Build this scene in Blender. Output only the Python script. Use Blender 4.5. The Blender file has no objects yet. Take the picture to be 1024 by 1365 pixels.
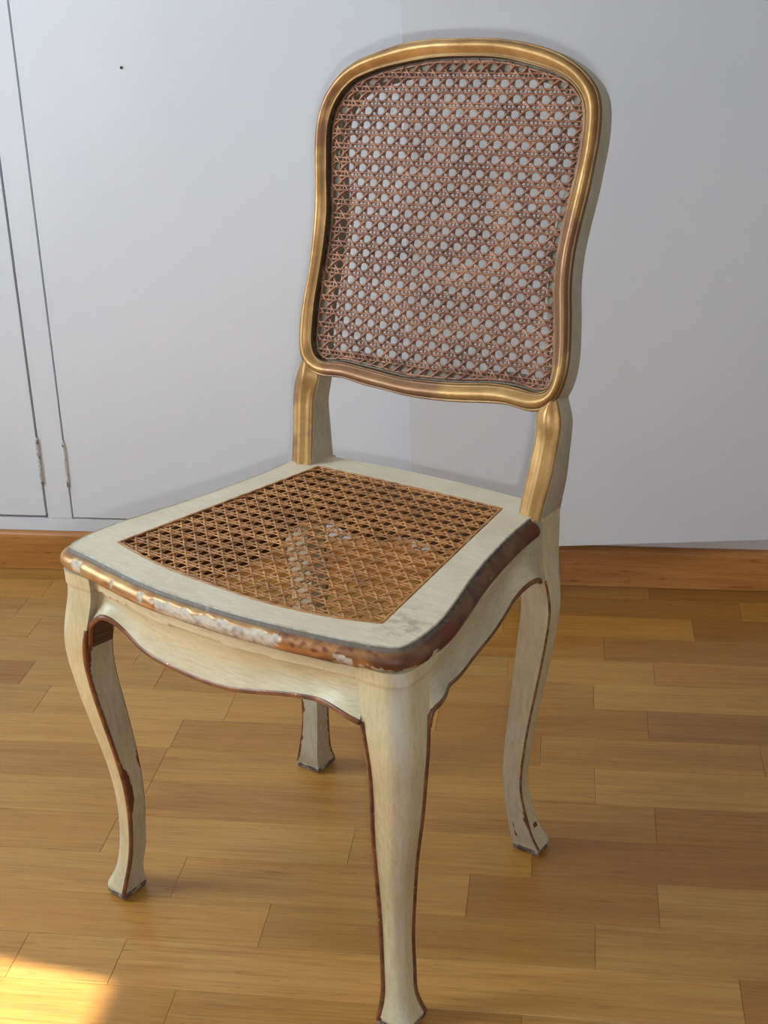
import bpy, math, random
import numpy as np
from mathutils import Matrix, Vector, noise

random.seed(7)
SC = bpy.context.scene
COL = SC.collection

# ------------------------------------------------------------------ camera
CAM_H = 1.07215
F_PX = 1835.4
RIGHT = Vector((0.99123, 0.12915, -0.02802))
UP = Vector((-0.02448, 0.38777, 0.92143))
FWD = Vector((-0.12987, 0.91266, -0.38753))
cam_d = bpy.data.cameras.new('camera')
cam_d.sensor_fit = 'VERTICAL'
cam_d.sensor_height = 36.0
cam_d.lens = F_PX / 1365.0 * 36.0
cam_d.clip_start = 0.02
cam = bpy.data.objects.new('camera', cam_d)
M = Matrix((RIGHT, UP, -FWD)).transposed().to_4x4()
M.translation = (0, 0, CAM_H)
cam.matrix_world = M
COL.objects.link(cam)
SC.camera = cam

# ------------------------------------------------------------------ world, lights, exposure
world = bpy.data.worlds.new('sky')
SC.world = world
world.use_nodes = True
bg = world.node_tree.nodes['Background']
bg.inputs[0].default_value = (0.74, 0.88, 1.0, 1)
bg.inputs[1].default_value = 16.5

WIN_X, WIN_Y0, WIN_Y1, WIN_Z0, WIN_Z1 = -2.3, 0.50, 1.483, 0.90, 2.24

sun_d = bpy.data.lights.new('sun', 'SUN')
sun_d.energy = 15.0
sun_d.angle = math.radians(0.6)
sun_d.color = (1.0, 0.97, 0.92)
sun = bpy.data.objects.new('sun', sun_d)
el = math.radians(48.9)
hd = Vector((1, -0.167, 0)).normalized()
sun.rotation_euler = (hd * math.cos(el) + Vector((0, 0, -math.sin(el)))).to_track_quat('-Z', 'Y').to_euler()
sun.location = (-5, 1, 5)
COL.objects.link(sun)

por_d = bpy.data.lights.new('window_portal', 'AREA')
por_d.shape = 'RECTANGLE'
por_d.size = WIN_Y1 - WIN_Y0
por_d.size_y = WIN_Z1 - WIN_Z0
por_d.cycles.is_portal = True
por = bpy.data.objects.new('window_portal', por_d)
por.location = (WIN_X - 0.02, (WIN_Y0 + WIN_Y1) / 2, (WIN_Z0 + WIN_Z1) / 2)
por.rotation_euler = Vector((1, 0, 0)).to_track_quat('-Z', 'Z').to_euler()
COL.objects.link(por)

fl_d = bpy.data.lights.new('camera_flash', 'AREA')
fl_d.shape = 'DISK'
fl_d.size = 0.028
fl_d.energy = 6.0
fl_d.color = (0.95, 0.97, 1.0)
flash = bpy.data.objects.new('camera_flash', fl_d)
flash.matrix_world = M
flash.location = Vector((0, 0, CAM_H)) - UP * 0.045 + RIGHT * 0.012
COL.objects.link(flash)

SC.view_settings.view_transform = 'Standard'
SC.view_settings.look = 'None'
SC.view_settings.exposure = 0.10
SC.view_settings.gamma = 1.0
SC.view_settings.use_curve_mapping = False
SC.cycles.use_denoising = True
SC.cycles.diffuse_bounces = 5


# ------------------------------------------------------------------ helpers
def s2l(r, g, b):
    f = lambda c: (c / 12.92 if c <= 0.04045 else ((c + 0.055) / 1.055) ** 2.4)
    return (f(r / 255), f(g / 255), f(b / 255), 1.0)


def link(o, parent=None):
    COL.objects.link(o)
    if parent is not None:
        o.parent = parent
    return o


def mesh_obj(name, verts, faces, mat, parent=None, smooth=True, attrs=None):
    me = bpy.data.meshes.new(name)
    me.from_pydata([tuple(map(float, v)) for v in verts], [], [tuple(map(int, f)) for f in faces])
    me.validate()
    if smooth:
        me.shade_smooth()
    mats = mat if isinstance(mat, (list, tuple)) else [mat]
    for m in mats:
        me.materials.append(m)
    for k, v in (attrs or {}).items():
        v = np.asarray(v, dtype=np.float32)
        if v.ndim == 2:
            a = me.attributes.new(k, 'FLOAT_COLOR', 'POINT')
            a.data.foreach_set('color', v.ravel())
        else:
            a = me.attributes.new(k, 'FLOAT', 'POINT')
            a.data.foreach_set('value', v)
    return link(bpy.data.objects.new(name, me), parent)


def fix_normals(o):
    import bmesh
    bm = bmesh.new()
    bm.from_mesh(o.data)
    bmesh.ops.recalc_face_normals(bm, faces=bm.faces)
    bm.to_mesh(o.data)
    bm.free()
    return o


def sharp(o, deg=35):
    o.data.set_sharp_from_angle(angle=math.radians(deg))
    return o


def loft(rings, closed=True, cap=True, loop=False):
    """rings: list of (n,3) arrays -> verts, faces. closed: every ring is a loop; loop: last ring joins first."""
    n = len(rings[0])
    V = np.concatenate([np.asarray(r) for r in rings])
    F = []
    R = len(rings)
    for i in range(R if loop else R - 1):
        a, b = i * n, ((i + 1) % R) * n
        for k in range(n if closed else n - 1):
            k2 = (k + 1) % n
            F.append((a + k, a + k2, b + k2, b + k))
    if cap and not loop:
        F.append(tuple(range(n - 1, -1, -1)))
        F.append(tuple((R - 1) * n + k for k in range(n)))
    return V, F


def box_vf(x0, x1, y0, y1, z0, z1, bev=0.0):
    if bev <= 0:
        V = [(x, y, z) for z in (z0, z1) for x, y in ((x0, y0), (x1, y0), (x1, y1), (x0, y1))]
        F = [(3, 2, 1, 0), (4, 5, 6, 7), (0, 1, 5, 4), (1, 2, 6, 5), (2, 3, 7, 6), (3, 0, 4, 7)]
        return V, F
    b = bev
    V, F = [], []
    for z, i in ((z0, b), (z0 + b, 0), (z1 - b, 0), (z1, b)):
        V += [(x0 + i, y0 + i, z), (x1 - i, y0 + i, z), (x1 - i, y1 - i, z), (x0 + i, y1 - i, z)]
    F.append((3, 2, 1, 0))
    F.append((12, 13, 14, 15))
    for l in range(3):
        for k in range(4):
            a = l * 4
            F.append((a + k, a + (k + 1) % 4, a + 4 + (k + 1) % 4, a + 4 + k))
    return V, F


def boxes(name, items, mat, parent=None, bev=0.0):
    V, F = [], []
    for it in items:
        v, f = box_vf(*it, bev)
        o = len(V)
        V += v
        F += [tuple(i + o for i in q) for q in f]
    return mesh_obj(name, V, F, mat, parent, smooth=False)


def tube(path, r, n=8, cap=True):
    path = np.asarray(path, float)
    T = np.gradient(path, axis=0)
    T /= np.linalg.norm(T, axis=1)[:, None] + 1e-12
    ref = np.array([0.0, 0.0, 1.0])
    if np.mean(np.abs(T @ ref)) > 0.8:
        ref = np.array([1.0, 0.3, 0.0])
    rings = []
    rr = np.broadcast_to(np.asarray(r, float), (len(path),))
    for p, t, ra in zip(path, T, rr):
        a = np.cross(t, ref)
        a /= np.linalg.norm(a) + 1e-12
        b = np.cross(a, t)
        th = np.linspace(0, 2 * np.pi, n, endpoint=False)
        rings.append(p + ra * (np.cos(th)[:, None] * a + np.sin(th)[:, None] * b))
    return loft(rings, True, cap)


def spl(xk, yk, xd):
    xk = np.asarray(xk, float)
    o = np.argsort(xk)
    x = xk[o]
    y = np.asarray(yk, float)[o]
    n = len(x)
    h = np.diff(x)
    A = np.zeros((n, n))
    b = np.zeros(n)
    A[0, 0] = A[-1, -1] = 1
    for i in range(1, n - 1):
        A[i, i - 1] = h[i - 1]
        A[i, i] = 2 * (h[i - 1] + h[i])
        A[i, i + 1] = h[i]
        b[i] = 6 * ((y[i + 1] - y[i]) / h[i] - (y[i] - y[i - 1]) / h[i - 1])
    Mm = np.linalg.solve(A, b)
    xd = np.clip(xd, x[0], x[-1])
    j = np.clip(np.searchsorted(x, xd) - 1, 0, n - 2)
    t = xd - x[j]
    return y[j] + t * ((y[j + 1] - y[j]) / h[j] - h[j] * (2 * Mm[j] + Mm[j + 1]) / 6) + t * t * Mm[j] / 2 \
        + t ** 3 * (Mm[j + 1] - Mm[j]) / (6 * h[j])


def arclen(P):
    return np.r_[0, np.cumsum(np.linalg.norm(np.diff(P, axis=0), axis=1))]


def resample(P, n):
    P = np.asarray(P, float)
    s = arclen(P)
    t = np.linspace(0, s[-1], n)
    return np.stack([np.interp(t, s, P[:, k]) for k in range(P.shape[1])], 1)


def smooth_curve(P, n):
    """Cubic spline through the points, resampled evenly."""
    P = np.asarray(P, float)
    s = arclen(P)
    t = np.linspace(0, s[-1], n * 4)
    Q = np.stack([spl(s, P[:, k], t) for k in range(P.shape[1])], 1)
    return resample(Q, n)


def gauss(P, sig, closed):
    k = int(math.ceil(3 * sig))
    w = np.exp(-0.5 * (np.arange(-k, k + 1) / sig) ** 2)
    w /= w.sum()
    if closed:
        Q = np.concatenate([P[-k:], P, P[:k]])
    else:
        Q = np.concatenate([2 * P[0] - P[1:k + 1][::-1], P, 2 * P[-1] - P[-k - 1:-1][::-1]])
    return np.stack([np.convolve(Q[:, i], w, 'valid') for i in range(P.shape[1])], 1)


def nz(x, y=0.0, z=0.0):
    return noise.noise(Vector((x, y, z)))


# ------------------------------------------------------------------ materials
class NT:
    def __init__(self, name):
        self.m = bpy.data.materials.new(name)
        self.m.use_nodes = True
        self.t = self.m.node_tree
        self.b = self.t.nodes['Principled BSDF']
        self.tc = self.t.nodes.new('ShaderNodeTexCoord')

    def n(self, kind, **kw):
        o = self.t.nodes.new('ShaderNode' + kind)
        for k, v in kw.items():
            setattr(o, k, v)
        return o

    def l(self, a, b):
        self.t.links.new(a, b)

    def mapping(self, scale, out='Object', loc=(0, 0, 0)):
        mp = self.n('Mapping')
        mp.inputs['Scale'].default_value = scale
        mp.inputs['Location'].default_value = loc
        self.l(self.tc.outputs[out], mp.inputs['Vector'])
        return mp.outputs[0]

    def noise(self, vec, scale, detail=4, rough=0.55, dist=0.0):
        o = self.n('TexNoise')
        o.inputs['Scale'].default_value = scale
        o.inputs['Detail'].default_value = detail
        o.inputs['Roughness'].default_value = rough
        o.inputs['Distortion'].default_value = dist
        self.l(vec, o.inputs['Vector'])
        return o.outputs['Fac']

    def ramp(self, fac, stops, interp='LINEAR'):
        o = self.n('ValToRGB')
        o.color_ramp.interpolation = interp
        e = o.color_ramp.elements
        while len(e) < len(stops):
            e.new(0.5)
        for el_, (p, c) in zip(e, stops):
            el_.position = p
            el_.color = c if len(c) == 4 else (*c, 1)
        self.l(fac, o.inputs[0])
        return o.outputs[0]

    def mix(self, fac, a, b, blend='MIX'):
        o = self.n('Mix', data_type='RGBA', blend_type=blend)
        for sock, v in ((o.inputs[0], fac), (o.inputs[6], a), (o.inputs[7], b)):
            if isinstance(v, (int, float)):
                sock.default_value = v
            elif isinstance(v, tuple):
                sock.default_value = v
            else:
                self.l(v, sock)
        return o.outputs[2]

    def math(self, op, a, b=0.0):
        o = self.n('Math', operation=op)
        for sock, v in ((o.inputs[0], a), (o.inputs[1], b)):
            if isinstance(v, (int, float)):
                sock.default_value = v
            else:
                self.l(v, sock)
        return o.outputs[0]

    def attr(self, name, kind='GEOMETRY'):
        o = self.n('Attribute', attribute_name=name, attribute_type=kind)
        return o

    def bump(self, h, strength=0.2, dist=0.001):
        o = self.n('Bump')
        o.inputs['Strength'].default_value = strength
        o.inputs['Distance'].default_value = dist
        self.l(h, o.inputs['Height'])
        self.l(o.outputs[0], self.b.inputs['Normal'])

    def set(self, col=None, rough=None, metal=None, spec=None, coat=None):
        for k, v in (('Base Color', col), ('Roughness', rough), ('Metallic', metal), ('Specular IOR Level', spec),
                     ('Coat Weight', coat)):
            if v is None:
                continue
            if isinstance(v, (int, float, tuple)):
                self.b.inputs[k].default_value = v
            else:
                self.l(v, self.b.inputs[k])


G = lambda v: (v, v, v, 1)
WHITE, BLACK = G(1), G(0)


def mat_cream(name, base, dark, light, streak=(60, 60, 6), wear=True):
    t = NT(name)
    v = t.mapping(streak)
    st = t.noise(v, 6, 6, 0.65)
    bl = t.noise(t.mapping((1, 1, 1)), 14, 5, 0.6)
    c = t.ramp(st, [(0.15, dark), (0.5, base), (0.9, light)])
    c = t.mix(t.math('MULTIPLY', t.ramp(bl, [(0.45, BLACK), (0.75, WHITE)]), 0.55), c, dark)
    sp = t.noise(t.mapping((1, 1, 1), loc=(3, 1, 2)), 190, 2, 0.5)
    spm = t.ramp(sp, [(0.75, BLACK), (0.80, WHITE)])
    c = t.mix(t.math('MULTIPLY', spm, 0.5), c, s2l(96, 78, 58))
    if wear:
        w = t.attr('wear').outputs['Fac']
        wm = t.ramp(w, [(0.45, BLACK), (0.55, WHITE)])
        r_ = t.attr('ridge_pale').outputs['Fac']
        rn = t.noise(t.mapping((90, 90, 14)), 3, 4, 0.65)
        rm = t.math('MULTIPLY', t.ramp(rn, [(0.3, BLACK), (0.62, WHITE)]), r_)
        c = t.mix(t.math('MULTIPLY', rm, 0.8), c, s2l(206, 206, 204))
        c = t.mix(wm, c, s2l(100, 55, 35))
    if not wear:
        n = t.n('Vector' + 'Math', operation='DISTANCE')
        t.l(t.tc.outputs['Object'], n.inputs[0])
        n.inputs[1].default_value = (0.203, -0.143, 0.46)
        sm = t.noise(t.mapping((1, 1, 1), loc=(7, 3, 0)), 70, 5, 0.65)
        k = t.math('MULTIPLY', t.ramp(n.outputs['Value'], [(0.012, WHITE), (0.05, BLACK)]), t.ramp(sm, [(0.47, BLACK), (0.62, WHITE)]))
        c = t.mix(t.math('MULTIPLY', k, 0.5), c, s2l(124, 102, 72))
    t.set(c, 0.42, 0.0, 0.45)
    t.bump(st, 0.15, 0.0006)
    return t.m


CREAM_TOP = mat_cream('cream_paint_seat', s2l(214, 200, 172), s2l(192, 174, 138), s2l(226, 216, 196), (7, 60, 20), False)
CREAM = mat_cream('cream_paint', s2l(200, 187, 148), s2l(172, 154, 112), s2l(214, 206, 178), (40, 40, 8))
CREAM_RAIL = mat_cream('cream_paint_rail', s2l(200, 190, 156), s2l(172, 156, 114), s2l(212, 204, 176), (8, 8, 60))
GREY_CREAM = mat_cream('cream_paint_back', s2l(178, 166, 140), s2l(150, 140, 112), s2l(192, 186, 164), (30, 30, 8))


def mat_gilt():
    t = NT('worn_gilding')
    v = t.mapping((1, 1, 1))
    n1 = t.noise(v, 26, 5, 0.6)
    n2 = t.noise(v, 9, 3, 0.5)
    gold = t.ramp(n1, [(0.3, s2l(158, 116, 66)), (0.55, s2l(194, 150, 92)), (0.8, s2l(212, 174, 116))])
    bole = t.ramp(n2, [(0.57, BLACK), (0.60, WHITE)])
    c = t.mix(t.math('MULTIPLY', bole, 0.7), gold, s2l(136, 92, 70))
    rdk = t.attr('rim_dark').outputs['Fac']
    c = t.mix(rdk, c, s2l(84, 66, 44))  # darker brown in the grooves and along the rims
    t.set(c, t.ramp(n1, [(0.3, G(0.50)), (0.7, G(0.38))]), 0.5, 0.5)
    t.bump(n1, 0.12, 0.0008)
    return t.m


GILT = mat_gilt()


def mat_bead():
    t = NT('worn_gilded_bead')
    a = t.attr('paint')
    m = t.attr('gild').outputs['Fac']
    n1 = t.noise(t.mapping((1, 1, 1)), 160, 4, 0.65)
    c = t.mix(0.35, a.outputs['Color'], t.ramp(n1, [(0.3, G(0.35)), (0.7, G(1.0))]), 'MULTIPLY')
    t.set(c, t.math('ADD', t.math('MULTIPLY', m, -0.36), 0.66), t.math('MULTIPLY', m, 0.75), 0.5)
    t.bump(n1, 0.25, 0.0006)
    return t.m


BEAD = mat_bead()


def mat_bole():
    t = NT('red_brown_bole')
    n1 = t.noise(t.mapping((1, 1, 1)), 55, 4, 0.6)
    c = t.ramp(n1, [(0.3, s2l(74, 48, 34)), (0.55, s2l(122, 76, 48)), (0.78, s2l(160, 108, 66))])
    sp = t.noise(t.mapping((1, 1, 1), loc=(5, 2, 1)), 240, 2, 0.5)
    c = t.mix(t.ramp(sp, [(0.72, BLACK), (0.76, WHITE)]), c, s2l(200, 190, 170))
    t.set(c, 0.42, 0.15, 0.5)
    return t.m


BOLE = mat_bole()


def mat_cane(name, a, b, c_):
    t = NT(name)
    n1 = t.noise(t.mapping((1, 1, 1)), 30, 4, 0.6)
    n2 = t.noise(t.mapping((1, 1, 1)), 260, 3, 0.6)
    c = t.ramp(n1, [(0.3, a), (0.52, b), (0.75, c_)])
    c = t.mix(0.3, c, t.ramp(n2, [(0.3, G(0.5)), (0.7, G(1.0))]), 'MULTIPLY')
    t.set(c, 0.36, 0.0, 0.5)
    return t.m


CANE_BACK = mat_cane('reddish_cane', s2l(112, 68, 46), s2l(148, 98, 70), s2l(184, 130, 90))
CANE_SEAT = mat_cane('honey_cane', s2l(148, 98, 52), s2l(184, 126, 70), s2l(208, 150, 90))


def mat_raw():
    t = NT('dark_raw_wood')
    n1 = t.noise(t.mapping((4, 4, 60)), 6, 4, 0.6)
    t.set(t.ramp(n1, [(0.3, s2l(58, 36, 22)), (0.7, s2l(92, 60, 38))]), 0.7)
    return t.m


RAW = mat_raw()


def mat_glide():
    t = NT('worn_foot')
    n1 = t.noise(t.mapping((1, 1, 1)), 120, 4, 0.6)
    t.set(t.ramp(n1, [(0.36, s2l(66, 52, 46)), (0.52, s2l(120, 106, 94)), (0.70, s2l(196, 186, 168))]), 0.6)
    return t.m


GLIDE = mat_glide()


def mat_wood(name, is_plank=True, base=None):
    t = NT(name)
    oi = t.n('ObjectInfo')
    if is_plank:
        off = t.n('Vector' + 'Math', operation='SCALE')
        cmb = t.n('CombineXYZ')
        for i in range(3):
            t.l(oi.outputs['Random'], cmb.inputs[i])
        t.l(cmb.outputs[0], off.inputs[0])
        off.inputs['Scale'].default_value = 37.0
        add = t.n('Vector' + 'Math', operation='ADD')
        t.l(t.tc.outputs['Object'], add.inputs[0])
        t.l(off.outputs[0], add.inputs[1])
        src = add.outputs[0]
        col = oi.outputs['Color']
    else:
        src = t.tc.outputs['Object']
        col = base

    def mp(scale):
        m_ = t.n('Mapping')
        m_.inputs['Scale'].default_value = scale
        t.l(src, m_.inputs['Vector'])
        return m_.outputs[0]
    broad = t.noise(mp((2.2, 22, 22)), 1.6, 5, 0.6, 0.6)
    grain = t.noise(mp((3.0, 120, 60)), 2.2, 5, 0.65, 0.25)
    pore = t.noise(mp((14, 330, 120)), 1.6, 3, 0.55)
    blot = t.noise(mp((3, 7, 7)), 2.0, 3, 0.5)
    c = t.mix(t.ramp(broad, [(0.36, G(0.45)), (0.55, BLACK)]), col, t.mix(1.0, col, s2l(214, 190, 160), 'MULTIPLY'))
    c = t.mix(t.ramp(grain, [(0.38, G(0.40)), (0.56, BLACK)]), c, t.mix(1.0, col, s2l(186, 150, 118), 'MULTIPLY'))
    c = t.mix(t.ramp(blot, [(0.42, BLACK), (0.7, G(0.4))]), c, t.mix(1.0, col, s2l(255, 246, 228), 'MULTIPLY'))
    c = t.mix(t.ramp(pore, [(0.30, G(0.55)), (0.37, BLACK)]), c, t.mix(1.0, col, s2l(130, 92, 66), 'MULTIPLY'))
    t.set(c, t.ramp(grain, [(0.3, G(0.34)), (0.7, G(0.26))]), 0.0, 0.45)
    t.bump(grain, 0.05, 0.0004)
    return t.m


PLANK = mat_wood('oak_strip')
SKIRT = mat_wood('oak_skirting', False, s2l(192, 132, 72))
SUBFLOOR = mat_wood('oak_subfloor', False, s2l(120, 78, 36))


def mat_white(name, c0, c1, rough=0.38):
    t = NT(name)
    n1 = t.noise(t.mapping((1, 1, 1)), 3.0, 3, 0.5)
    n2 = t.noise(t.mapping((1, 1, 1)), 140, 3, 0.5)
    t.set(t.ramp(n1, [(0.3, c0), (0.7, c1)]), rough, 0.0, 0.4)
    t.bump(n2, 0.04, 0.0005)
    return t.m


WHITE_PAINT = mat_white('white_gloss_paint', s2l(224, 226, 230), s2l(229, 230, 232))
WALL = mat_white('wall_paint', s2l(196, 195, 192), s2l(202, 200, 197), 0.8)


def mat_rail():
    t = NT('white_gloss_paint_worn')
    n = t.n('Vector' + 'Math', operation='DISTANCE')
    t.l(t.tc.outputs['Object'], n.inputs[0])
    n.inputs[1].default_value = (-0.982, 2.2247, 0.0975)
    m = t.noise(t.mapping((1, 1, 6)), 60, 3, 0.6)
    d = t.math('ADD', n.outputs['Value'], t.math('MULTIPLY', m, 0.022))
    t.set(t.mix(t.ramp(d, [(0.026, WHITE), (0.032, BLACK)]), s2l(226, 228, 231), s2l(206, 176, 140)), 0.38, 0.0, 0.4)
    return t.m


RAIL = mat_rail()


def mat_plain(name, c, rough=0.6, metal=0.0):
    t = NT(name)
    n1 = t.noise(t.mapping((1, 1, 1)), 50, 3, 0.5)
    t.set(t.mix(t.math('MULTIPLY', n1, 0.3), c, tuple(0.6 * x for x in c[:3]) + (1,)), rough, metal)
    return t.m


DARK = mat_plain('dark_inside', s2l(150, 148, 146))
LEDGE = mat_plain('olive_ledge', s2l(122, 112, 90))  # darker olive tone for the recessed ledge round the cane
NAIL = mat_plain('dark_metal', s2l(58, 60, 62), 0.4, 0.6)


def mat_hinge():
    t = NT('painted_hinge')
    n1 = t.noise(t.mapping((1, 1, 0.6)), 130, 4, 0.7)
    t.set(t.ramp(n1, [(0.40, s2l(104, 98, 100)), (0.47, s2l(205, 203, 203)), (0.8, s2l(226, 225, 224))]), 0.45)
    return t.m


HINGE = mat_hinge()

# ------------------------------------------------------------------ room shell
BASE_Y = 2.2127          # front of the skirting
CUP_Y = 2.2247           # face of the cupboard
BACK_Y = 2.80
ROOM_X0, ROOM_X1, ROOM_Y0, ROOM_Z1 = -2.3, 1.9, -2.0, 2.55


def structure(o):
    o['kind'] = 'structure'
    return o


PX0, PX1, PY0 = -2.0, 1.65, 0.533
fl = boxes('floor', [(ROOM_X0 - 0.2, ROOM_X1 + 0.2, ROOM_Y0 - 0.2, BACK_Y + 0.1, -0.10, -0.012),
                     (ROOM_X0 - 0.2, PX0 - 0.0006, ROOM_Y0 - 0.2, CUP_Y + 0.05, -0.02, 0.0),
                     (PX1 + 0.0006, ROOM_X1 + 0.2, ROOM_Y0 - 0.2, CUP_Y + 0.05, -0.02, 0.0),
                     (PX0 - 0.0006, PX1 + 0.0006, ROOM_Y0 - 0.2, PY0 - 0.0006, -0.02, 0.0)], SUBFLOOR)
structure(fl)
structure(boxes('wall_back', [(ROOM_X0 - 0.2, ROOM_X1 + 0.2, BACK_Y, BACK_Y + 0.1, 0, ROOM_Z1),
                              (ROOM_X0 - 0.2, ROOM_X1 + 0.2, CUP_Y - 0.002, BACK_Y, 2.32, ROOM_Z1)], WALL))
structure(boxes('wall_right', [(ROOM_X1, ROOM_X1 + 0.1, ROOM_Y0, BACK_Y, 0, ROOM_Z1)], WALL))
structure(boxes('wall_front', [(ROOM_X0, ROOM_X1, ROOM_Y0 - 0.1, ROOM_Y0, 0, ROOM_Z1)], WALL))
structure(boxes('wall_left', [(ROOM_X0 - 0.12, ROOM_X0, ROOM_Y0, WIN_Y0, 0, ROOM_Z1),
                              (ROOM_X0 - 0.12, ROOM_X0, WIN_Y1, BACK_Y, 0, ROOM_Z1),
                              (ROOM_X0 - 0.12, ROOM_X0, WIN_Y0, WIN_Y1, 0, WIN_Z0),
                              (ROOM_X0 - 0.12, ROOM_X0, WIN_Y0, WIN_Y1, WIN_Z1, ROOM_Z1)], WALL))
structure(boxes('ceiling', [(ROOM_X0 - 0.12, ROOM_X1 + 0.1, ROOM_Y0 - 0.1, BACK_Y + 0.1, ROOM_Z1, ROOM_Z1 + 0.1)], WALL))

# skirting board: rounded top edge
prof = [(BASE_Y, 0.0005), (BASE_Y, 0.064), (BASE_Y + 0.0012, 0.0685), (BASE_Y + 0.004, 0.0718), (BASE_Y + 0.008, 0.0735),
        (CUP_Y + 0.004, 0.0738), (CUP_Y + 0.004, 0.0005)]
rings = [np.array([(x, y, z) for y, z in prof]) for x in (ROOM_X0 + 0.001, ROOM_X1 - 0.001)]
V, F = loft(rings)
structure(fix_normals(mesh_obj('baseboard_back', V, F, SKIRT, None, smooth=False)))

# parquet strips, one object each
ROWS = [0.533, 0.611, 0.689, 0.767, 0.845, 0.922, 1.000, 1.079, 1.157, 1.234, 1.311, 1.391, 1.472, 1.552, 1.637, 1.715, 1.797,
        1.871, 1.946, 2.022, 2.098, 2.167, 2.2127]
# joints seen in the photograph, by row index
JOINTS = {7: [-0.413], 8: [-0.612, -0.493, 0.203], 9: [-0.338, 0.047], 10: [-0.104, 0.122], 11: [-0.259, -0.029],
          12: [-0.557, 0.127], 13: [-0.557, 0.050], 14: [-0.555, -0.025], 15: [-0.179, 0.128], 16: [-0.844, -0.626, 0.051],
          17: [-0.681, -0.082, 0.144], 18: [0.069], 19: [0.215], 20: [0.299], 21: [0.149]}
TONES = [(192, 146, 84), (188, 141, 79), (195, 150, 89), (190, 141, 78), (184, 135, 74), (192, 146, 86)]
SPECIAL = {(16, 'L', -0.844): (160, 108, 60), (11, 'L', -0.029): (196, 146, 78), (11, 'R', -0.029): (168, 112, 60),
           (19, 'L', 0.215): (186, 130, 62), (19, 'R', 0.215): (150, 94, 44), (20, 'R', 0.299): (174, 120, 60),
           (20, 'L', 0.299): (158, 102, 50), (21, 'L', 0.149): (166, 112, 56), (21, 'R', 0.149): (150, 96, 44),
           (17, 'R', 0.144): (178, 124, 68), (18, 'L', 0.069): (176, 120, 58), (18, 'R', 0.069): (154, 100, 52),
           (15, 'L', 0.128): (164, 112, 56), (15, 'R', 0.128): (170, 120, 66), (9, 'R', 0.047): (182, 136, 80),
           (9, 'L', 0.047): (184, 134, 74), (14, 'R', -0.555): (176, 124, 66), (9, 'R', -0.338): (176, 128, 66),
           (13, 'L', -0.557): (174, 124, 68), (12, 'R', 0.127): (166, 112, 58), (12, 'L', 0.127): (180, 130, 72),
           (10, 'R', -0.104): (172, 118, 60), (8, 'R', 0.203): (168, 114, 60)}
for r in range(len(ROWS) - 1):
    rng = random.Random(100 + r)
    js = sorted(JOINTS.get(r, [rng.uniform(-0.3, 0.2)]))
    while js[0] > PX0 + 0.30:
        js.insert(0, js[0] - rng.uniform(0.27, 0.50))
    while js[-1] < PX1 - 0.30:
        js.append(js[-1] + rng.uniform(0.27, 0.50))
    js = [PX0] + [j for j in js if PX0 + 0.06 < j < PX1 - 0.06] + [PX1]
    for a, b in zip(js[:-1], js[1:]):
        tone = rng.choice(TONES)
        for (rr, side, x), tn in SPECIAL.items():
            if rr == r and abs((b if side == 'L' else a) - x) < 1e-6:
                tone = tn
        k = rng.uniform(0.965, 1.03)
        cxp, cyp = (a + b) / 2, (ROWS[r] + ROWS[r + 1]) / 2
        hx, hy = (b - a) / 2 - 0.00018, (ROWS[r + 1] - ROWS[r]) / 2 - 0.00012
        V, F = box_vf(-hx, hx, -hy, hy, -0.0115, 0.0, 0.00025)
        p = mesh_obj('plank', V, F, PLANK, fl, smooth=False)
        p.location = (cxp, cyp, 0.0)
        mean = (188, 141, 79)
        c = s2l(*[(0.6 * v + 0.4 * q + d_) * k for v, q, d_ in zip(tone, mean, (-7, -8, -13))])
        p.color = c

# ------------------------------------------------------------------ window in the left wall (off to the side of the picture)
w = structure(boxes('window_1', [(WIN_X - 0.10, WIN_X + 0.012, WIN_Y0 - 0.06, WIN_Y0, WIN_Z0 - 0.06, WIN_Z1 + 0.06),
                                 (WIN_X - 0.10, WIN_X + 0.012, WIN_Y1, WIN_Y1 + 0.06, WIN_Z0 - 0.06, WIN_Z1 + 0.06),
                                 (WIN_X - 0.10, WIN_X + 0.012, WIN_Y0, WIN_Y1, WIN_Z1, WIN_Z1 + 0.06),
                                 (WIN_X - 0.10, WIN_X + 0.06, WIN_Y0, WIN_Y1, WIN_Z0 - 0.04, WIN_Z0)], WHITE_PAINT))

# ------------------------------------------------------------------ built-in cupboard
cup = link(bpy.data.objects.new('built_in_cupboard', None))
cup.location = (-0.2, CUP_Y, 0.0)
cup['label'] = 'tall white built-in cupboard with flat painted doors behind the chair'
cup['category'] = 'cupboard'


def cpart(name, items, mat, bev=0.0):
    items = [(a + 0.2, b + 0.2, c - CUP_Y, d - CUP_Y, e, f) for a, b, c, d, e, f in items]
    return boxes(name, items, mat, cup, bev)


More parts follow.
